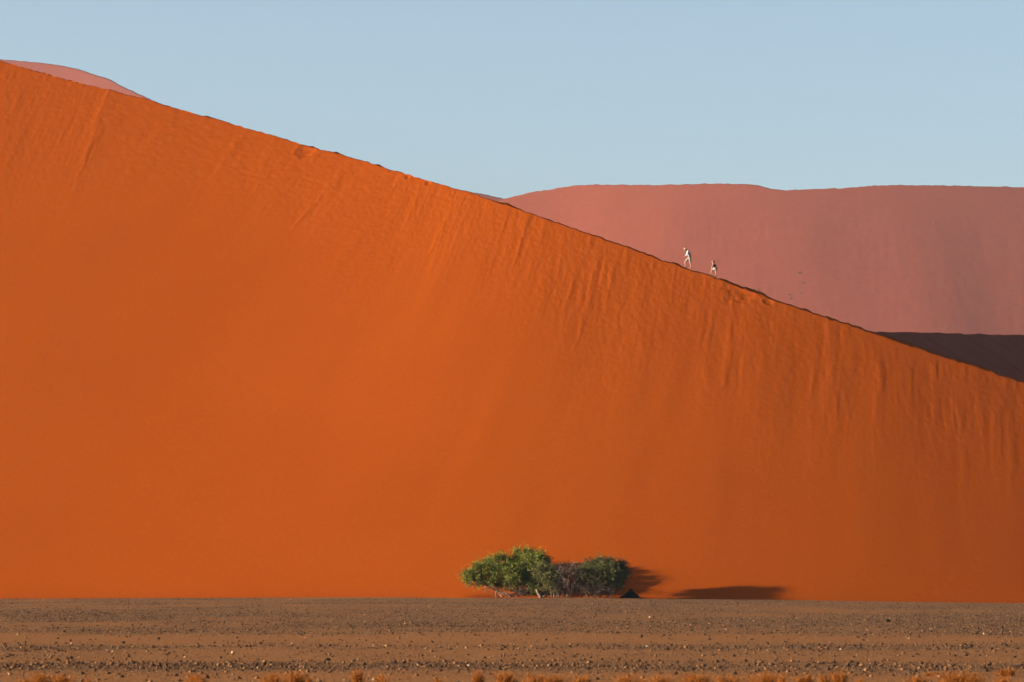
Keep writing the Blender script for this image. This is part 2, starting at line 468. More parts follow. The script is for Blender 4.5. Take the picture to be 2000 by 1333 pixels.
def shaded_dune():
    """a dune between the two, its steep lee side turned away from the sun"""
    n = Vector((.85, -.527, 0)); c = Vector((.527, .85, 0))
    ts = np.concatenate([np.linspace(-70, 120, 200), np.linspace(125, 420, 40)])
    px_y = np.interp(ts, [-70, 0, 8, 40, 75, 130, 420], [646, 646, 648, 652, 657, 668, 860])
    _, b = slopes(np.full_like(ts, 1800.0), px_y)
    X = 48 + c.x * ts; Y = 560 + c.y * ts
    wob = 0.5 * noise(ts / 9, ts * 0, 401) + .15 * noise(ts / 1.5, ts * 0, 402)
    X = X + n.x * wob; Y = Y + n.y * wob
    zc = H_CAM + b * Y + .12 * noise(ts / 2.5, ts * 0, 403)
    rows = []
    for q in np.concatenate([-np.linspace(150, 4, 24), [-1.5, -.5, 0], np.linspace(.6, 110, 120)]):
        z = zc - (.62 * q if q > 0 else .30 * abs(q) + .0006 * q * q)
        z = np.maximum(z, -1.2)
        z = z + (.05 * noise(ts / 6, np.full_like(ts, q / 30), 404) if q > 2 else 0)
        rows.append(np.stack([X + n.x * q, Y + n.y * q, z], -1))
    R = np.array(rows)
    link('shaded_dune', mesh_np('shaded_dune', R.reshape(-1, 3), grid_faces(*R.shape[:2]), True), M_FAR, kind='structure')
shaded_dune()

# ------------------------------------------------------------------ gravel plain
def plain_z(x, y):
    f = np.clip(y / 255.0, 0, 1.2)
    z = -.30 * sstep(4, 36, x) * f - .12 * sstep(-8, -36, x) * f
    return z + .035 * fbm(x / 14, y / 22, 501, 3) + .012 * noise(x / 1.6, y / 2.2, 505)

def stony(x, y):
    """0 = swept sand, 1 = dense gravel; long bands across the plain"""
    yy = y + 2.2 * fbm(x / 9, y / 30, 511, 3) * (y / 90.0) + .03 * x
    m = sstep(101, 112, yy) * .85                        # the broad stony field
    m = np.maximum(m, .8 * np.exp(-((yy - 88) / 4.2) ** 2))
    m = np.maximum(m, 1.0 * np.exp(-((yy - 69.5) / 3.6) ** 2))
    m = np.maximum(m, .25 * np.exp(-((yy - 79) / 3.0) ** 2))
    m = m * (.72 + .55 * fbm(x / 5, y / 14, 521, 3)) + .13
    return np.clip(m, .04, 1)

def gravel_plain():
    a = np.concatenate([np.linspace(-.75, -.15, 40)[:-1], np.linspace(-.15, .15, 420), np.linspace(.15, .75, 40)[1:]])
    inv = np.linspace(1 / 275.0, 1 / 42.0, 420)[::-1]
    Y = np.concatenate([np.linspace(1.0, 41, 30), 1 / inv])
    YY = np.repeat(Y[:, None], len(a), 1); XX = a[None] * (YY + 20)
    ZZ = plain_z(XX, YY)
    st = stony(XX, YY)
    sink = sstep(256, 262, YY) * 0
    co = np.stack([XX, YY, ZZ - sink], -1).reshape(-1, 3)
    me = mesh_np('gravel_plain', co, grid_faces(*YY.shape), True, {'stony': st})
    link('gravel_plain', me, M_GROUND, kind='structure')
gravel_plain()
fl = np.array([(-1900, -60, -.45), (1900, -60, -.45), (1900, 3300, -.45), (-1900, 3300, -.45)], float)
link('desert_floor', mesh_np('desert_floor', fl, np.array([[0, 1, 2, 3]])), M_GROUND, kind='structure')

OCT = np.array([(1, 0, 0), (-1, 0, 0), (0, 1, 0), (0, -1, 0), (0, 0, 1), (0, 0, -.6)], float)
OCT_F = np.array([(0, 2, 4), (2, 1, 4), (1, 3, 4), (3, 0, 4), (2, 0, 5), (1, 2, 5), (3, 1, 5), (0, 3, 5)])

def gravel():
    n = 380000
    py = RNG.uniform(1166, 1338, n); px = RNG.uniform(-40, 2040, n)
    Y = FPX * H_CAM / (py - 1118.0)
    Y = np.clip(Y, 50, 262)
    X = (px - 1000) / FPX * Y
    keep = RNG.random(n) < stony(X, Y) ** 1.2
    keep &= near.g(X, Y) < -4.0
    X, Y = X[keep], Y[keep]; n = len(X)
    r = .008 + .007 * RNG.pareto(2.4, n)
    r = np.clip(r * (.5 + Y / 260.0 * 1.2), .007, .05)
    V = OCT[None] * RNG.uniform(.65, 1.25, (n, 6, 1)) * r[:, None, None]
    V[..., 2] *= RNG.uniform(.5, 1.0, n)[:, None]
    th = RNG.uniform(0, 6.28, n); c, s_ = np.cos(th)[:, None], np.sin(th)[:, None]
    x = V[..., 0] * c - V[..., 1] * s_; y = V[..., 0] * s_ + V[..., 1] * c
    V = np.stack([x + X[:, None], y + Y[:, None], V[..., 2] + (plain_z(X, Y) + r * .22)[:, None]], -1)
    F = (OCT_F[None] + np.arange(n)[:, None, None] * 6).reshape(-1, 3)
    tone = np.clip(RNG.beta(1.5, 2.0, n) + (RNG.random(n) < .006) * .4, 0, 1)
    me = mesh_np('gravel', V.reshape(-1, 3), F, False, {'tone': np.repeat(tone, 6)})
    link('gravel', me, M_STONE, kind='stuff')
gravel()

ICO = None
def stone_mesh(seed, r, tone, squash=.7):
    bm = bmesh.new(); bmesh.ops.create_icosphere(bm, subdivisions=1, radius=1)
    rg = random.Random(seed)
    co = []
    for v in bm.verts:
        q = rg.uniform(.72, 1.18)
        co.append((v.co.x * q * r * 1.15, v.co.y * q * r, v.co.z * q * r * squash))
    f = [[v.index for v in p.verts] for p in bm.faces]
    bm.verts.index_update(); bm.free()
    return mesh_np('stone', np.array(co), np.array(f), False, {'tone': np.full(len(co), tone)})

def on_plain(px, py):
    a, b = slopes(px, py)
    Y = float(H_CAM / -b)
    for _ in range(8):
        z = float(plain_z(np.array(float(a) * Y), np.array(Y)))
        Y = float((H_CAM - z) / -b)
    return Vector((float(a) * Y, Y, z))

STONES = [(640, 1291, 11, .06, 'large dark round stone, the biggest on the left half of the gravel plain'),
    (241, 1257, 9, .18, 'dark reddish stone lying alone on bare sand at the left of the gravel plain'),
    (310, 1249, 7, .10, 'blue grey stone on the gravel to the upper right of the dark reddish stone'),
    (221, 1274, 7, .99, 'white stone on the bare sand below the dark reddish stone'),
    (588, 1311, 7, .93, 'cream stone to the left of and below the large dark round stone'),
    (455, 1276, 7, 1.0, 'white stone on bare sand left of the large dark round stone'),
    (126, 1235, 7, .04, 'black stone at the lower edge of the far gravel field, near the left border'),
    (20, 1318, 9, .94, 'cream stone in the bottom left corner of the gravel plain'),
    (916, 1302, 8, 1.0, 'bright white stone in the dark gravel band near the bottom centre'),
    (844, 1274, 9, .5, 'brown stone on the bare sand strip left of centre'),
    (953, 1262, 8, .05, 'flat black stone lying on the sand strip below the left bush'),
    (1013, 1267, 6, .98, 'small white stone at the centre just right of the flat black stone'),
    (731, 1329, 8, .97, 'white stone at the bottom edge beside the orange grass, left of centre'),
    (1270, 1207, 6, 1.0, 'white stone in the far gravel field below the dark rock'),
    (1643, 1270, 6, 1.0, 'bright white stone on the bare sand at the right of the plain'),
    (1604, 1272, 6, .9, 'cream stone just left of the bright white stone at right'),
    (1776, 1248, 6, .96, 'pale stone on smooth sand far right of the plain'),
    (1734, 1215, 8, .07, 'upright dark stone in the far gravel field at right'),
    (1547, 1292, 8, .9, 'tan stone at the lower edge of the dark gravel band right of centre'),
    (1491, 1240, 7, .08, 'dark stone on the sand strip below the long bush shadow'),
    (1386, 1250, 7, .06, 'black stone at the upper edge of the second gravel band right of centre'),
    (700, 1289, 6, .8, 'tan stone just right of the large dark round stone')]
for k, (px, py, w, tone, lab) in enumerate(STONES):
    p = on_plain(px, py)
    r = w / 2 / FPX * p.y
    sq = 1.25 if 'upright' in lab else (.35 if 'flat' in lab else .75)
    me = stone_mesh(900 + k, r, tone, sq)
    o = link('stone', me, M_STONE, label=lab, category='stone', group='single stones on the gravel plain')
    o.location = p + Vector((0, 0, r * sq * .45)); o.rotation_euler = (0, 0, k * 1.3)

# ------------------------------------------------------------------ wood and leaves
class Buf:
    def __init__(self): self.co, self.f, self.n = [], [], 0
    def tube(self, pts, r0, r1, sides=5):
        pts = [Vector(p) for p in pts]; m = len(pts)
        ring = []
        for i, p in enumerate(pts):
            d = (pts[min(i + 1, m - 1)] - pts[max(i - 1, 0)]).normalized()
            u = d.cross(Vector((.3, .9, .2))).normalized(); v = d.cross(u)
            r = r0 + (r1 - r0) * i / (m - 1)
            for q in range(sides):
                an = 6.2832 * q / sides
                self.co.append(p + (u * math.cos(an) + v * math.sin(an)) * r)
            ring.append(self.n + i * sides)
        for i in range(m - 1):
            for q in range(sides):
                q2 = (q + 1) % sides
                self.f.append((ring[i] + q, ring[i] + q2, ring[i + 1] + q2, ring[i + 1] + q))
        for end, rev in ((ring[0], True), (ring[-1], False)):
            for q in range(1, sides - 1):
                t = (end, end + q, end + q + 1)
                t = t[::-1] if rev else t
                self.f.append((t[0], t[1], t[2], t[2]))
        self.n += m * sides
    def build(self, name, mat, parent, **props):
        me = bpy.data.meshes.new(name)
        fs = [f if len(set(f)) == 4 else f[:3] for f in self.f]
        me.from_pydata([tuple(c) for c in self.co], [], fs)
        me.polygons.foreach_set('use_smooth', np.ones(len(me.polygons), bool))
        return link(name, me, mat, parent, **props)

def limb(p0, p1, bend, n=7, rg=random):
    p0, p1 = Vector(p0), Vector(p1)
    L = (p1 - p0).length
    out = []
    k = Vector((rg.uniform(-1, 1), rg.uniform(-1, 1), rg.uniform(-.3, 1))) * bend * L
    for i in range(n + 1):
        t = i / n
        p = p0.lerp(p1, t) + k * math.sin(math.pi * t) * .5
        if 0 < i < n: p += Vector((rg.uniform(-1, 1), rg.uniform(-1, 1), rg.uniform(-1, 1))) * L * .035
        out.append(p)
    return out

def crown_mesh(name, lobes, n_twig, leaf_len, leaf_w, seed, up=.35, light=0.0):
    """lobes: centre, radii. Twigs start inside a lobe and reach outward; each carries leaflets."""
    rg = np.random.default_rng(seed)
    vol = np.array([l[1][0] * l[1][1] * l[1][2] for l in lobes]) ** .75
    idx = rg.choice(len(lobes), n_twig, p=vol / vol.sum())
    C = np.array([l[0] for l in lobes])[idx]; R = np.array([l[1] for l in lobes])[idx]
    dirs = rg.normal(size=(n_twig, 3)); dirs /= np.linalg.norm(dirs, axis=1)[:, None]
    # clumps: pull the directions towards a set of knots so that gaps appear between them
    kn = rg.normal(size=(len(lobes), 12, 3)); kn /= np.linalg.norm(kn, axis=2)[..., None]
    kk = kn[idx]; near_k = np.argmax((kk * dirs[:, None]).sum(2), 1)
    dirs = dirs + .7 * kk[np.arange(n_twig), near_k]; dirs /= np.linalg.norm(dirs, axis=1)[:, None]
    rad = rg.uniform(.35, .92, n_twig) ** .7
    sprout = rg.random(n_twig) < .22
    rad = np.where(sprout, rg.uniform(.85, 1.05, n_twig), rad)
    lump = 1 + .24 * rg.uniform(-1, 1, (len(lobes), 12))[idx, near_k]
    base = C + dirs * R * (rad * lump)[:, None]
    tw = dirs * .8 + rg.normal(size=(n_twig, 3)) * .5 + np.array([0, 0, up]); tw /= np.linalg.norm(tw, axis=1)[:, None]
    tl = rg.uniform(.14, .38, n_twig) * (1 + sprout * rg.uniform(.2, 1.0, n_twig))
    k = 16
    u = rg.uniform(0, 1, (n_twig, k))
    P = base[:, None] + tw[:, None] * (tl[:, None] * u)[..., None] + rg.normal(size=(n_twig, k, 3)) * .03
    D = tw[:, None] * .7 + rg.normal(size=(n_twig, k, 3)) * .65; D /= np.linalg.norm(D, axis=2)[..., None]
    N = rg.normal(size=(n_twig, k, 3)); W = np.cross(D, N); W /= np.linalg.norm(W, axis=2)[..., None]
    ll = (leaf_len * rg.uniform(.6, 1.3, (n_twig, k)))[..., None]; lw = (leaf_w * rg.uniform(.7, 1.3, (n_twig, k)))[..., None]
    V = np.stack([P, P + D * ll * .5 + W * lw, P + D * ll, P + D * ll * .5 - W * lw], 2).reshape(-1, 3)
    F = np.arange(n_twig * k * 4).reshape(-1, 4)
    tone = np.clip(.38 + light + .27 * rg.normal(size=(n_twig, 1)) + .12 * rg.normal(size=(n_twig, k)) + .25 * u, 0, 1)
    return mesh_np(name, V, F, False, {'tone': np.repeat(tone.ravel(), 4)})

def lobes_px(rows, Y, rg):
    """(x, y, rx, ry) in the photograph at depth Y -> ellipsoids"""
    out = []
    for (x, y, rx, ry, dy) in rows:
        c = at(x, y, Y + dy); s = (Y + dy) / FPX
        out.append((tuple(c), (rx * s, (rx * .5 + ry * .5) * s * .85, ry * s)))
    return out

def bush(name, label, category, Y, base_px, rows, leaf_mat, n_twig, seed, stems, light=0.0, leaf=(.10, .015), twig_n=60, stem_dy=0.0):
    rg = random.Random(seed)
    bx = at(base_px, 1168, Y)
    root = thing(name, (bx.x, Y, ground_near(bx.x, Y) - .03), label, category)
    L = lobes_px(rows, Y, rg)
    link('crown', crown_mesh('crown', L, n_twig, leaf[0], leaf[1], seed, light=light), leaf_mat, root, kind='stuff')
    for (sx, sy, ex, ey, r, dy) in stems:
        p0 = at(sx, sy, Y + stem_dy); p0.z = ground_near(p0.x, p0.y) - .08
        p1 = at(ex, ey, Y + dy)
        b = Buf(); pts = limb(p0, p1, .25, 7, rg); b.tube(pts, r, r * .45, 6)
        so = b.build('stem', M_BARK, root)
        b2 = Buf()
        for q in range(5):
            s0 = pts[rg.randint(3, 7)]; l = rg.choice(L)
            e = Vector(l[0]) + Vector((rg.uniform(-.6, .6) * l[1][0], rg.uniform(-.6, .6) * l[1][1], rg.uniform(-.7, .6) * l[1][2]))
            if (e - s0).length > 2.2: e = s0 + (e - s0).normalized() * 2.0
            b2.tube(limb(s0, e, .3, 5, rg), r * .4, .008, 4)
        b2.build('branches', M_BARK, so)
    b = Buf()
    for q in range(twig_n):
        l = rg.choice(L)
        c = Vector(l[0]); d = Vector((rg.gauss(0, 1), rg.gauss(0, 1), rg.gauss(0, .8))).normalized()
        e = c + Vector((d.x * l[1][0], d.y * l[1][1], d.z * l[1][2])) * rg.uniform(.8, 1.1)
        b.tube(limb(c + (e - c) * .1, e, .3, 4, rg), .014, .004, 3)
    b.build('twigs', M_TWIG, root, kind='stuff')
    return root

Y_L, Y_R, Y_M = 256.9, 253.55, 252.0
left_rows = [(978, 1102, 26, 18, .3), (1008, 1104, 24, 16, .3), (1022, 1086, 20, 14, .6), (1040, 1091, 23, 15, .5), (1058, 1098, 15, 12, .5), (958, 1104, 16, 12, 0), (1052, 1098, 20, 12, 2.2), (1025, 1096, 22, 12, 2.0), (1040, 1098, 22, 13, -.6), (1040, 1108, 20, 11, -1.4), (1055, 1112, 16, 12, -.8), (1020, 1118, 24, 14, -1.6),
    (949, 1120, 22, 22, -1.7), (934, 1116, 14, 14, -1.5), (918, 1126, 15, 16, -1.9), (925, 1137, 14, 9, -2.2), (985, 1126, 30, 17, -2.2), (1012, 1131, 30, 14, -2.4), (1046, 1128, 20, 13, -2.2), (965, 1137, 24, 9, -2.2), (1040, 1142, 22, 10, -2.4), (1000, 1116, 26, 14, -1.4), (1042, 1127, 20, 13, -.8), (1010, 1129, 24, 12, -.9), (1048, 1152, 15, 9, -2.6), (1066, 1154, 12, 8, -2.6)]
bush('acacia_bush', 'large bright green acacia bush with pale stems, left of the pair at the dune foot', 'bush', Y_L, 1030, left_rows, M_LEAF, 8000, 31,
     [(1036, 1167, 1000, 1120, .085, .2), (1030, 1167, 958, 1132, .07, -.4), (1033, 1168, 1045, 1110, .08, .3), (1012, 1167, 930, 1138, .055, -.3), (984, 1166, 945, 1147, .045, .3), (1040, 1167, 1022, 1100, .06, .5), (968, 1166, 990, 1130, .05, -.2)], .12, stem_dy=-2.4)
right_rows = [(1150, 1115, 17, 14, .2), (1170, 1108, 19, 14, .1), (1182, 1104, 18, 11, .2), (1200, 1113, 18, 14, .1), (1213, 1112, 11, 12, .2), (1185, 1118, 20, 14, -.6), (1160, 1123, 18, 12, -1.3),
    (1138, 1129, 12, 14, -1.4), (1160, 1132, 19, 12, -1.6), (1206, 1130, 15, 12, -1.4), (1185, 1130, 20, 12, -1.6), (1198, 1142, 13, 8, -1.3), (1165, 1144, 14, 8, -1.2), (1146, 1143, 11, 8, -1.2)]
rb = bush('acacia_bush', 'grey green rounded bush at right, casting its shadow on the orange slope', 'bush', Y_R, 1170, right_rows, M_LEAF_GREY, 5200, 47,
     [(1150, 1166, 1140, 1125, .05, .2), (1172, 1166, 1186, 1115, .06, .2), (1180, 1166, 1205, 1138, .045, -.2), (1162, 1166, 1160, 1120, .05, -.3)], 0.0, stem_dy=-1.1)
low = lobes_px([(1187, 1145, 11, 8, -1.6), (1176, 1150, 9, 7, -1.5)], Y_R, random)
link('yellow_foliage', crown_mesh('yellow_foliage', low, 300, .1, .018, 77), M_LEAF_YELLOW, rb, kind='stuff', label='yellowing leaves low on the bush')
bush('small_bush', 'small dull green shrub tangled with bare twigs between the two acacia bushes', 'bush', Y_M, 1082, [(1074, 1128, 16, 15, 0), (1086, 1130, 12, 13, .2), (1062, 1118, 14, 11, .3), (1078, 1143, 9, 9, -.2)], M_LEAF_GREY, 1500, 53,
     [(1082, 1167, 1074, 1130, .03, 0), (1088, 1167, 1088, 1132, .028, .2), (1078, 1167, 1062, 1122, .03, .1)], 0.05, (.11, .016), 40)

def dead_branches(name, label, Y, starts, tips, seed, r, mat=M_TWIG, n_fork=5, thicket=None):
    rg = random.Random(seed)
    p = at(starts[0][0], 1168, Y)
    root = thing(name, (p.x, Y, ground_near(p.x, Y) - .03), label, 'dead branches')
    for (sx, sy), (ex, ey) in zip(starts, tips):
        p0 = at(sx, sy, Y + rg.uniform(-.3, .3))
        if sy > 1160: p0.z = ground_near(p0.x, p0.y) - .05
        p1 = at(ex, ey, Y + rg.uniform(-.6, .6))
        pts = limb(p0, p1, .35, 7, rg)
        b = Buf(); b.tube(pts, r, r * .3, 5); o = b.build('branch', mat, root)
        f = Buf()
        for q in range(n_fork):
            s0 = pts[rg.randint(2, 7)]
            e = s0 + Vector((rg.uniform(-.6, .6), rg.uniform(-.4, .4), rg.uniform(-.3, .55)))
            lp = limb(s0, e, .5, 4, rg); f.tube(lp, r * .42, .006, 3)
            e2 = lp[2] + Vector((rg.uniform(-.3, .3), rg.uniform(-.2, .2), rg.uniform(-.2, .35)))
            f.tube(limb(lp[2], e2, .4, 3, rg), .01, .005, 3)
        f.build('twigs', mat, o, kind='stuff')
    if thicket:
        b = Buf()
        for q in range(thicket[0]):
            (x, y, rx, ry) = rg.choice(thicket[1])
            c = at(x + rg.gauss(0, rx * .5), min(1164, y + rg.gauss(0, ry * .5)), Y + rg.gauss(0, .45))
            d = Vector((rg.gauss(0, 1), rg.gauss(0, .6), rg.gauss(.35, .8))).normalized() * rg.uniform(.25, .7)
            b.tube(limb(c - d * .5, c + d * .5, .4, 4, rg), rg.uniform(.008, .016), .004, 3)
        b.build('twigs', M_THICKET, root, kind='stuff')
    return root

dead_branches('dead_branches', 'tangle of bare pale grey branches standing in the gap between the two bushes', 251.8,
    [(1095, 1167), (1102, 1167), (1110, 1167), (1118, 1167), (1128, 1167), (1108, 1167), (1092, 1167), (1136, 1167), (1122, 1167), (1099, 1167), (1114, 1167)],
    [(1086, 1104), (1100, 1098), (1112, 1108), (1124, 1106), (1120, 1100), (1096, 1120), (1100, 1134), (1132, 1128), (1110, 1126), (1122, 1140), (1086, 1115)], 61, .03, M_TWIG, 5,
    (520, [(1100, 1112, 16, 12), (1115, 1116, 14, 13), (1128, 1122, 10, 14), (1095, 1138, 16, 14), (1112, 1142, 16, 14), (1128, 1148, 12, 12), (1085, 1152, 14, 10)]))
dead_branches('dry_undergrowth', 'brown dry twigs spreading low under the right bush', 251.7,
    [(1140, 1167), (1148, 1167), (1158, 1167), (1168, 1167), (1176, 1167), (1152, 1167), (1164, 1167)],
    [(1150, 1146), (1166, 1146), (1148, 1142), (1184, 1150), (1200, 1152), (1172, 1140), (1156, 1150)], 67, .018, M_TWIG, 8,
    (300, [(1148, 1150, 14, 9), (1170, 1152, 16, 8), (1190, 1154, 12, 7)]))
dead_branches('low_branches', 'low pale branches sprawling over the sand under the left bush', 254.3,
    [(1000, 1166), (990, 1166), (1012, 1167), (975, 1165), (1020, 1167)],
    [(955, 1149), (968, 1153), (985, 1150), (945, 1154), (1005, 1152)], 71, .035, M_BARK, 4,
    (240, [(1036, 1151, 16, 9), (1060, 1154, 14, 8), (1014, 1153, 14, 8)]))  # dark twigs added to stand in for shade under the crown
dead_branches('arching_branch', 'long bare twig arching over the dull shrub from the left bush', 253.9,
    [(1030, 1114), (1040, 1122)], [(1078, 1122), (1070, 1112)], 73, .02, M_BARK, 3)

def log():
    Y = 253.3
    p0 = at(1056, 1166, Y); gz = ground_near(p0.x, Y)
    root = thing('stump', (p0.x, Y, gz - .02), 'stout pale broken stump leaning left at the foot of the left bush', 'stump')
    b = Buf(); top = at(1047, 1151, Y); base = Vector((p0.x + .05, Y, gz - .1))
    b.tube([base, base.lerp(top, .35) + Vector((.05, 0, -.02)), base.lerp(top, .7), top], .16, .05, 7); b.build('trunk', M_BARK, root)
    b = Buf(); b.tube([base + Vector((-.02, 0, .18)), base + Vector((.2, -.05, .2)), base + Vector((.42, 0, .22))], .09, .05, 6); b.build('root', M_BARK, root)
log()

def deadwood():
    Y = 252.6
    c = at(1231, 1166, Y); gz = ground_near(c.x, Y)
    bm = bmesh.new(); bmesh.ops.create_icosphere(bm, subdivisions=3, radius=1)
    co = []
    for v in bm.verts:
        x, y, z = v.co
        k = 1 + .16 * math.sin(3.1 * x + 2 * z) + .12 * math.sin(5.3 * y + 4 * x) + .08 * math.sin(11 * z + 6 * x)
        zz = max(z, -.3)
        w = 1.0 - .62 * max(zz, 0)
        co.append((x * k * .58 * w + .05 * zz, y * k * .45 * w, zz * k * .46))
    f = [[v.index for v in p.verts] for p in bm.faces]
    bm.free()
    me = mesh_np('shade_dark_deadwood', np.array(co), np.array(f), False)
    o = link('shade_dark_deadwood', me, M_DEADWOOD, label='low shade-black pointed rock on the sand just right of the bushes', category='deadwood')
    o.location = (c.x, Y, gz + .02)
    me2 = Buf()
    root = thing('fallen_twig', (c.x - .5, Y - .3, gz), 'short pale twig lying against the left side of the black rock', 'twig')
    me2.tube([Vector((c.x - .75, Y - .4, gz + .03)), Vector((c.x - .55, Y - .45, gz + .12)), Vector((c.x - .35, Y - .45, gz + .22))], .03, .02, 5)
    me2.build('branch', M_BARK, root)
deadwood()

# ------------------------------------------------------------------ dry orange grass along the bottom edge
def tuft_mesh(seed, w, h, n):
    rg = np.random.default_rng(seed)
    base = rg.normal(size=(n, 2)) * w * .19
    lean = rg.normal(size=(n, 2)) * w * .26 + base * .6
    hh = h * rg.uniform(.45, 1.0, n)
    V, F = [], []
    p0 = np.stack([base[:, 0], base[:, 1], np.full(n, -.02)], 1)
    p2 = np.stack([base[:, 0] + lean[:, 0], base[:, 1] + lean[:, 1], hh], 1)
    p1 = (p0 + p2) / 2 + np.stack([-lean[:, 0] * .15, -lean[:, 1] * .15, hh * .1], 1)
    an = rg.uniform(0, 3.14, n); d = np.stack([np.cos(an), np.sin(an), an * 0], 1) * .0045
    V = np.stack([p0 - d, p0 + d, p1 + d * .9, p1 - d * .9, p2 + d * .25, p2 - d * .25], 1).reshape(-1, 3)
    q = np.arange(n)[:, None] * 6
    F = np.concatenate([q + np.array([[0, 1, 2, 3]]), q + np.array([[3, 2, 4, 5]])], 0)
    # seed heads / small leaves scattered over the upper half
    m = n * 5
    i = rg.integers(0, n, m); t = rg.uniform(.35, 1, m)[:, None]
    P = p0[i] * (1 - t) + p2[i] * t + rg.normal(size=(m, 3)) * .014
    D = rg.normal(size=(m, 3)); D /= np.linalg.norm(D, axis=1)[:, None]
    Wd = np.cross(D, rg.normal(size=(m, 3))); Wd /= np.linalg.norm(Wd, axis=1)[:, None]
    V2 = np.stack([P, P + D * .014 + Wd * .006, P + D * .028, P + D * .014 - Wd * .006], 1).reshape(-1, 3)
    F2 = np.arange(m * 4).reshape(-1, 4) + len(V)
    tone = np.clip(np.concatenate([np.repeat(rg.normal(.45, .2, n), 6), np.repeat(rg.normal(.6, .2, m), 4)]), 0, 1)
    return mesh_np('grass_tuft', np.concatenate([V, V2]), np.concatenate([F, F2]), False, {'tone': tone})

BIG_TUFTS = [(80, 1318, 30, 'broad orange tuft at the bottom edge near the left corner'), (122, 1321, 30, 'low orange tuft just right of the broad corner tuft'), (383, 1319, 26, 'orange tuft at the bottom edge below the bare sand at left'),
    (533, 1318, 34, 'orange tuft left of a pale stone at the bottom edge'), (577, 1314, 30, 'taller orange tuft behind a pale stone at the bottom edge'), (699, 1311, 16, 'narrow upright orange tuft left of centre at the bottom edge'),
    (746, 1321, 18, 'small orange tuft beside the white stone at the bottom edge'), (934, 1312, 16, 'narrow orange tuft under the bright white stone at bottom centre'), (988, 1315, 28, 'orange tuft at the bottom edge below the left bush'),
    (1042, 1320, 26, 'orange tuft at the bottom edge below the gap between the bushes'), (1080, 1322, 34, 'wide low orange tuft at the bottom edge below the right bush'), (1225, 1320, 34, 'orange tuft at the bottom edge below the dark rock'),
    (1290, 1322, 36, 'flat orange tuft right of centre at the bottom edge'), (1358, 1319, 46, 'broad orange tuft below the long bush shadow at the bottom edge'), (1420, 1321, 40, 'bushy orange tuft in the thick orange growth right of centre'),
    (1496, 1316, 58, 'widest orange tuft in the thick orange growth right of centre'), (1566, 1324, 22, 'little orange tuft right of the thick orange growth'), (1612, 1320, 16, 'small orange tuft left of a taller narrow one at right'),
    (1638, 1313, 24, 'tall narrow orange tuft at the bottom edge at right'), (1790, 1324, 26, 'low orange tuft left of the dense right hand clump'), (1868, 1314, 54, 'dense dark orange clump at the bottom edge near the right corner'), (1900, 1320, 30, 'orange tuft against the right side of the dense clump')]
def tuft(px, top, w, label, Y, seed, group='dry orange grass tufts at the bottom edge'):
    p = at(px, top, Y)
    gz = float(plain_z(np.array(p.x), np.array(Y)))
    h = max(.08, (p.z - gz) * 1.12)
    wm = w / FPX * Y
    me = tuft_mesh(seed, wm, h, int(60 + w * 5))
    o = link('grass_tuft', me, M_GRASS, label=label, category='grass tuft', group=group)
    o.location = (p.x, Y, gz)
for k, (px, top, w, lab) in enumerate(BIG_TUFTS):
    tuft(px, top, w, lab, 52 + (k * 37 % 11) * .4, 1200 + k)
rgt = random.Random(5)
MARKS = [(40, 'in the bottom left corner'), (240, 'below the dark reddish stone'), (460, 'below the white stone at left'), (640, 'below the large dark round stone'), (790, 'beside the white stone'), (880, 'left of bottom centre'),
    (960, 'below the left bush'), (1020, 'below the stump'), (1060, 'below the dull shrub'), (1110, 'below the dead branches'), (1160, 'below the right bush'), (1235, 'below the black rock'), (1310, 'left of the long bush shadow'), (1390, 'below the dark stone on sand'), (1450, 'below the long bush shadow'),
    (1530, 'right of the widest tuft'), (1600, 'below the cream stone at right'), (1680, 'right of the tall narrow tuft'), (1750, 'left of the dense clump'), (1850, 'in front of the dense clump'), (1950, 'in the bottom right corner')]
def sprig_label(px):
    m = min(MARKS, key=lambda q: abs(q[0] - px))[1]
    return 'little low sprig of orange grass at the bottom edge ' + m
used = set()
for k in range(18):
    px = 40 + k * 112 + rgt.uniform(-40, 40)
    if sprig_label(px) in used: continue
    used.add(sprig_label(px))
    tuft(px, rgt.uniform(1321, 1330), rgt.uniform(9, 24), sprig_label(px), 51 + rgt.uniform(0, 5), 1300 + k)
# one whole tuft standing free on the gravel
p = on_plain(1965, 1321)
o = link('grass_tuft', tuft_mesh(1999, 26 / FPX * p.y, 14 / FPX * p.y, 150), M_GRASS, label='small round orange tuft standing alone on the plain near the right border', category='grass tuft', group='dry orange grass tufts at the bottom edge')
o.location = p
p = on_plain(1815, 1321)
o = link('grass_tuft', tuft_mesh(2003, 16 / FPX * p.y, 6 / FPX * p.y, 50), M_GRASS, label='tiny orange tuft on bare ground left of the lone round tuft', category='grass tuft', group='dry orange grass tufts at the bottom edge')
o.location = p

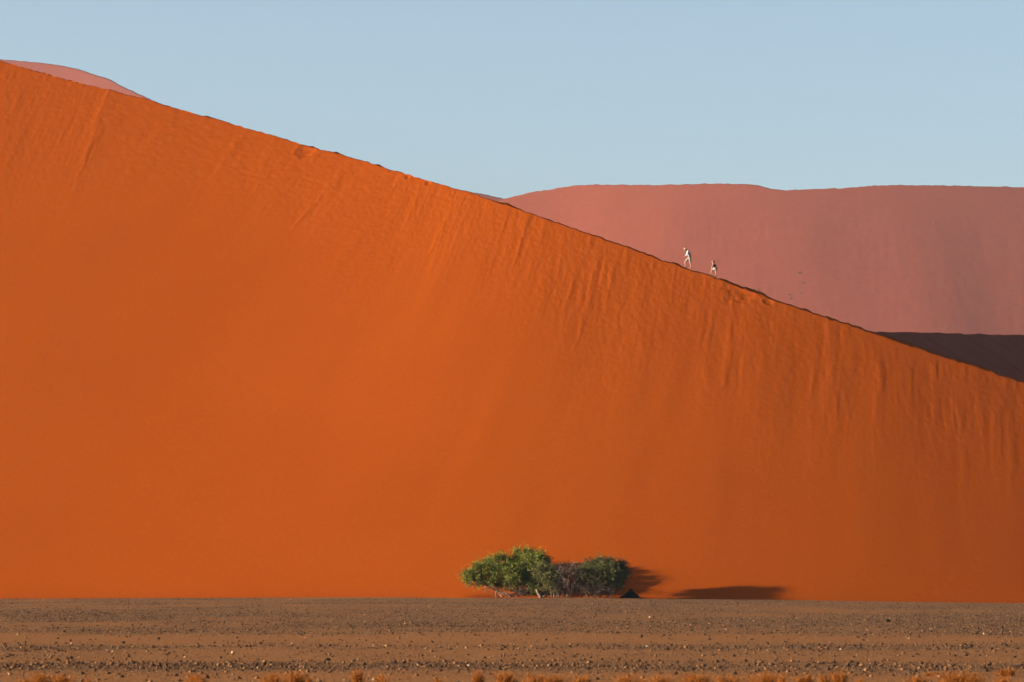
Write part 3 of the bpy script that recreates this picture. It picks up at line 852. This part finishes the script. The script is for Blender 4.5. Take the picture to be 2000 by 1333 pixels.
# ------------------------------------------------------------------ shrubs on the far dune
SHRUBS = [(1561, 534, 9, 'topmost and largest of the shrub cluster above the ridge right of the climbers'), (1567, 553, 8, 'second from the top in the shrub cluster right of the climbers'), (1541, 576, 7, 'left of the close pair at the foot of the shrub cluster'), (1544, 583, 7, 'lowest in the shrub cluster right of the climbers'),
    (1564, 573, 6, 'right and low in the shrub cluster right of the climbers'), (1723, 571, 6, 'right one of two faint shrubs in the middle of the pink face'), (1708, 571, 5, 'left one of two faint shrubs in the middle of the pink face'), (1984, 559, 7, 'topmost of three shrubs by the right border above the dark dune'),
    (1979, 571, 6, 'middle one of three shrubs by the right border above the dark dune'), (1983, 598, 6, 'lowest of three shrubs by the right border above the dark dune'), (1823, 436, 5, 'solitary shrub high on the pink face, left of two others'), (1915, 434, 5, 'high shrub on the pink face between its two neighbours'),
    (1993, 441, 5, 'high shrub on the pink face at the right border'), (1479, 566, 6, 'single shrub peeping just over the orange ridge'), (1792, 640, 8, 'shrub just above the dark dune crest, the left of two'), (1850, 642, 9, 'shrub just above the dark dune crest, the right of two')]
sh_mesh = crown_mesh('far_shrub', [((0, 0, .35), (.5, .5, .4)), ((.3, .1, .25), (.4, .4, .3)), ((-.35, 0, .2), (.35, .4, .28))], 160, .16, .035, 88)
for k, (px, py, w, lab) in enumerate(SHRUBS):
    a_, b_ = slopes(px, py)
    lo_, hi_ = 1400.0, 2600.0
    for _ in range(50):
        mid = (lo_ + hi_) / 2
        if float(FAR_R.front(np.array(float(a_) * mid), np.array(mid))) > H_CAM + float(b_) * mid: hi_ = mid
        else: lo_ = mid
    o = link('far_shrub', sh_mesh, M_LEAF_YELLOW, label=('tiny dry ' + lab.replace('shrub ', 'shrub ', 1)) if lab.startswith('shrub') else lab, category='shrub', group='dry shrubs on the far dune')
    o.location = (float(a_) * hi_, hi_ - .6, H_CAM + float(b_) * hi_ - .1)
    sc = w * .55 / FPX * hi_ / 1.4
    o.scale = (sc, sc, sc * .8); o.rotation_euler = (0, 0, k * 1.7)

# ------------------------------------------------------------------ the two climbers
def skin_mesh(name, verts, edges, radii, levels=2):
    me = bpy.data.meshes.new('tmp'); me.from_pydata([tuple(v) for v in verts], edges, [])
    o = bpy.data.objects.new('tmp', me); COL.objects.link(o)
    md = o.modifiers.new('s', 'SKIN'); md.use_smooth_shade = True
    for i, r in enumerate(radii):
        d = me.skin_vertices[0].data[i]
        d.radius = (r, r) if not isinstance(r, tuple) else r
        d.use_root = (i == 0)
    sb = o.modifiers.new('d', 'SUBSURF'); sb.levels = levels; sb.render_levels = levels
    dg = bpy.context.evaluated_depsgraph_get(); dg.update()
    res = bpy.data.meshes.new_from_object(o.evaluated_get(dg)); res.name = name
    bpy.data.objects.remove(o); bpy.data.meshes.remove(me)
    return res

def add_fingers(me, wrist, palm, side, curl):
    """five tapered, bent fingers rooted in the palm, joined into the body mesh"""
    b = Buf()
    d = (palm - wrist).normalized(); sd = Vector(side).normalized(); up_ = d.cross(sd).normalized()
    for q, (off, L) in enumerate(((-.030, .062), (-.010, .075), (.012, .080), (.033, .072))):
        p0 = palm + sd * off - d * .015
        p1 = p0 + d * L * .5 + up_ * .0; p2 = p1 + (d * (1 - curl) + up_ * curl).normalized() * L * .35; p3 = p2 + (d * (1 - curl * 1.6) + up_ * curl * 1.6).normalized() * L * .3
        b.tube([p0, p1, p2, p3], .0095, .0065, 6)
    t0 = wrist.lerp(palm, .45) + sd * .03; t1 = t0 + (d * .5 + sd).normalized() * .04; t2 = t1 + (d + sd * .3).normalized() * .035
    b.tube([t0, t1, t2], .0115, .0075, 6)
    bm = bmesh.new(); bm.from_mesh(me)
    vs = [bm.verts.new(c) for c in b.co]
    for f in b.f:
        ids = list(dict.fromkeys(f))
        try: bm.faces.new([vs[i] for i in ids]).smooth = True
        except ValueError: pass
    bm.to_mesh(me); bm.free()

def head_mesh_add(me, c, fwd, r):
    """nose, brow, ears and chin on the skin head"""
    bm = bmesh.new(); bm.from_mesh(me)
    f = Vector(fwd).normalized(); side = Vector((0, 1, 0)); up_ = side.cross(f) if side.cross(f).z > 0 else f.cross(side)
    def blob(p, s):
        res = bmesh.ops.create_icosphere(bm, subdivisions=2, radius=1)
        M = Matrix.Translation(p) @ Matrix((f, side, up_)).transposed().to_4x4() @ Matrix.Diagonal((*s, 1))
        bmesh.ops.transform(bm, matrix=M, verts=res['verts'])
    blob(c + f * r * 1.0 - up_ * r * .15, (r * .22, r * .14, r * .25))
    blob(c + f * r * .62 - up_ * r * .75, (r * .35, r * .4, r * .3))
    for s_ in (-1, 1): blob(c + side * s_ * r * .86 - up_ * r * .1, (r * .2, r * .08, r * .3))
    bm.to_mesh(me); bm.free()

def ridge_z(x):
    """crest point (y, z) of the near dune at world x"""
    xs = NA * NYC
    return float(np.interp(x, xs, NYC)), float(np.interp(x, xs, NZC))

def climber(name, label, foot_px, foot_py, J, scale_px, clothes):
    """J: joints as (x, y in zoomed pixels, depth offset in m); scale_px zoom pixels per metre"""
    a_, b_ = slopes(foot_px, foot_py)
    i = int(np.argmin(np.abs(NA - float(a_)))); Y = float(NYC[i]) + .12
    org = Vector((float(a_) * Y, Y, H_CAM + float(b_) * Y))
    ox, oy = J['origin']
    def P(k):
        x, y, d = J[k]
        return org + Vector(((x - ox) / scale_px, d, -(y - oy) / scale_px))
    root = thing(name, org, label, 'person', None)
    order = ['pelvis', 'belly', 'chest', 'neck', 'head', 'crown',
             'sh_n', 'el_n', 'wr_n', 'pa_n', 'sh_f', 'el_f', 'wr_f', 'pa_f',
             'hip_n', 'kn_n', 'an_n', 'to_n', 'hip_f', 'kn_f', 'an_f', 'to_f']
    V = [P(k) for k in order]
    ix = {k: q for q, k in enumerate(order)}
    E = [('pelvis', 'belly'), ('belly', 'chest'), ('chest', 'neck'), ('neck', 'head'), ('head', 'crown'), ('chest', 'sh_n'), ('sh_n', 'el_n'), ('el_n', 'wr_n'), ('wr_n', 'pa_n'), ('chest', 'sh_f'), ('sh_f', 'el_f'), ('el_f', 'wr_f'), ('wr_f', 'pa_f'),
         ('pelvis', 'hip_n'), ('hip_n', 'kn_n'), ('kn_n', 'an_n'), ('an_n', 'to_n'), ('pelvis', 'hip_f'), ('hip_f', 'kn_f'), ('kn_f', 'an_f'), ('an_f', 'to_f')]
    R = dict(pelvis=.12, belly=.115, chest=.13, neck=.055, head=.095, crown=.075, sh=.06, el=.042, wr=.028, pa=.032, hip=.09, kn=.058, an=.038, to=.035)
    k_ = J.get('build', 1.0)
    rad = [R[o.split('_')[0]] * k_ for o in order]
    body = skin_mesh('body', V, [(ix[a1], ix[b1]) for a1, b1 in E], rad)
    for s_ in ('n', 'f'):
        add_fingers(body, P('wr_' + s_), P('pa_' + s_), (0, 1, 0), .35)
    head = P('head'); fw = Vector((-1, 0, -.25))
    head_mesh_add(body, head.lerp(P('crown'), .4), fw, .1)
    link('body', body, M_SKIN, root)
    def garment(nm, keys, edges, radii, mat):
        return link(nm, skin_mesh(nm, [P(k) if isinstance(k, str) else k for k in keys], edges, radii), mat, root)
    clothes(root, P, garment, k_)
    return root

def lathe_hat(centre, axis, r_brim, r_top, h):
    b = Buf(); n = 20
    ax = Vector(axis).normalized(); u = ax.cross(Vector((0, 1, 0))).normalized(); v = ax.cross(u)
    prof = [(r_top * .5, -.01), (r_brim, -.012), (r_brim, .0), (r_top, .012), (r_top * .97, h * .6), (r_top * .75, h * .95), (0.005, h)]
    co, f = [], []
    for (r, z) in prof:
        for q in range(n):
            an = 6.2832 * q / n
            co.append(tuple(centre + (u * math.cos(an) + v * math.sin(an)) * r + ax * z))
    for i in range(len(prof) - 1):
        for q in range(n): f.append((i * n + q, i * n + (q + 1) % n, (i + 1) * n + (q + 1) % n, (i + 1) * n + q))
    me = bpy.data.meshes.new('sun_hat'); me.from_pydata(co, [], f); me.update()
    return me

def man_clothes(root, P, garment, k):
    lerp = lambda a, b, t: P(a).lerp(P(b), t)
    garment('shirt', ['pelvis', 'belly', 'chest', lerp('chest', 'neck', .6), 'sh_n', 'el_n', lerp('el_n', 'wr_n', .7), 'sh_f', 'el_f', lerp('el_f', 'wr_f', .7)],
            [(0, 1), (1, 2), (2, 3), (2, 4), (4, 5), (5, 6), (2, 7), (7, 8), (8, 9)], [.15, .15, .165, .09, .085, .062, .048, .085, .062, .048], M_SHIRT)
    garment('shorts', [lerp('pelvis', 'belly', .3), 'hip_n', lerp('hip_n', 'kn_n', .82), 'hip_f', lerp('hip_f', 'kn_f', .82)], [(0, 1), (1, 2), (0, 3), (3, 4)], [.14, .125, .098, .125, .098], M_SHORTS_GREY)
    ax = (P('crown') - P('head')).normalized() + Vector((-.1, 0, .2))
    link('sun_hat', lathe_hat(P('head').lerp(P('crown'), .75), ax, .19, .105, .12), M_STRAW, root)
    for s_ in ('n', 'f'):
        garment('shoe', ['an_' + s_, lerp('an_' + s_, 'to_' + s_, .5) + Vector((0, 0, -.02)), 'to_' + s_], [(0, 1), (1, 2)], [.05, .05, .042], M_SHOE_LIGHT)

man = dict(origin=(555, 1100), pelvis=(610, 600, 0), belly=(590, 500, 0), chest=(545, 385, 0), neck=(490, 310, 0), head=(440, 290, 0), crown=(410, 250, 0),
    sh_n=(520, 360, -.17), el_n=(500, 500, -.2), wr_n=(415, 575, -.16), pa_n=(378, 590, -.15), sh_f=(530, 360, .17), el_f=(490, 490, .22), wr_f=(410, 560, .2), pa_f=(375, 575, .19),
    hip_n=(605, 640, -.09), kn_n=(625, 870, -.1), an_n=(672, 1085, -.1), to_n=(580, 1100, -.1),
    hip_f=(585, 640, .09), kn_f=(395, 830, .1), an_f=(450, 1020, .1), to_f=(360, 1025, .1))
climber('person', 'person in a white shirt, pale shorts and straw sun hat striding up the ridge', 1345, 524.5, man, 555, man_clothes)

def woman_clothes(root, P, garment, k):
    lerp = lambda a, b, t: P(a).lerp(P(b), t)
    garment('black_top', [lerp('pelvis', 'belly', .35), 'belly', 'chest', lerp('chest', 'neck', .45)], [(0, 1), (1, 2), (2, 3)], [.135, .13, .145, .085], M_BLACK)
    garment('shorts', [lerp('pelvis', 'belly', .25), 'hip_n', lerp('hip_n', 'kn_n', .62), 'hip_f', lerp('hip_f', 'kn_f', .62)], [(0, 1), (1, 2), (0, 3), (3, 4)], [.14, .13, .095, .13, .095], M_SHORTS_WHITE)
    hd, cr = P('head'), P('crown')
    garment('hair', [hd.lerp(cr, .85) + Vector((.02, 0, .0)), hd + Vector((.06, 0, .03)), hd + Vector((.085, 0, -.08)), hd + Vector((.1, 0, -.19))], [(0, 1), (1, 2), (2, 3)], [.085, .1, .07, .04], M_HAIR)
    for s_ in ('n', 'f'):
        garment('shoe', [lerp('an_' + s_, 'kn_' + s_, .16), 'an_' + s_, lerp('an_' + s_, 'to_' + s_, .5) + Vector((0, 0, -.02)), 'to_' + s_], [(0, 1), (1, 2), (2, 3)], [.045, .052, .05, .042], M_SHOE)

woman = dict(origin=(650, 1085), build=.88, pelvis=(745, 640, 0), belly=(700, 560, 0), chest=(650, 470, 0), neck=(615, 385, 0), head=(590, 320, 0), crown=(580, 265, 0),
    sh_n=(615, 430, -.15), el_n=(555, 570, -.17), wr_n=(515, 700, -.13), pa_n=(505, 750, -.12), sh_f=(620, 425, .15), el_f=(570, 570, .18), wr_f=(560, 690, .14), pa_f=(545, 735, .12),
    hip_n=(735, 670, -.085), kn_n=(745, 850, -.09), an_n=(765, 1065, -.09), to_n=(690, 1085, -.09),
    hip_f=(725, 660, .085), kn_f=(510, 775, .09), an_f=(520, 985, .09), to_f=(440, 990, .09))
climber('person', 'person in a black top and cream shorts leaning hands on knee, lower on the ridge', 1394.4, 540.5, woman, 666, woman_clothes)

# ------------------------------------------------------------------ haze
def haze():
    x0, x1, y0, y1, z0, z1 = -2000, 2000, -80, 3400, -3.5, 470
    co = np.array([(x, y, z) for z in (z0, z1) for y in (y0, y1) for x in (x0, x1)], float)
    f = np.array([(0, 2, 3, 1), (4, 5, 7, 6), (0, 1, 5, 4), (2, 6, 7, 3), (0, 4, 6, 2), (1, 3, 7, 5)])
    m = bpy.data.materials.new('haze'); m.use_nodes = True
    n = m.node_tree.nodes; n.clear()
    out = n.new('ShaderNodeOutputMaterial'); v = n.new('ShaderNodeVolumePrincipled')
    v.inputs['Color'].default_value = (0.55, 0.75, 1.0, 1)
    v.inputs['Density'].default_value = 0.000028
    v.inputs['Density Attribute'].default_value = ''
    v.inputs['Temperature Attribute'].default_value = ''
    v.inputs['Anisotropy'].default_value = 0.0
    m.node_tree.links.new(v.outputs[0], out.inputs['Volume'])
    link('haze', mesh_np('haze', co, f), m, kind='stuff')
haze()
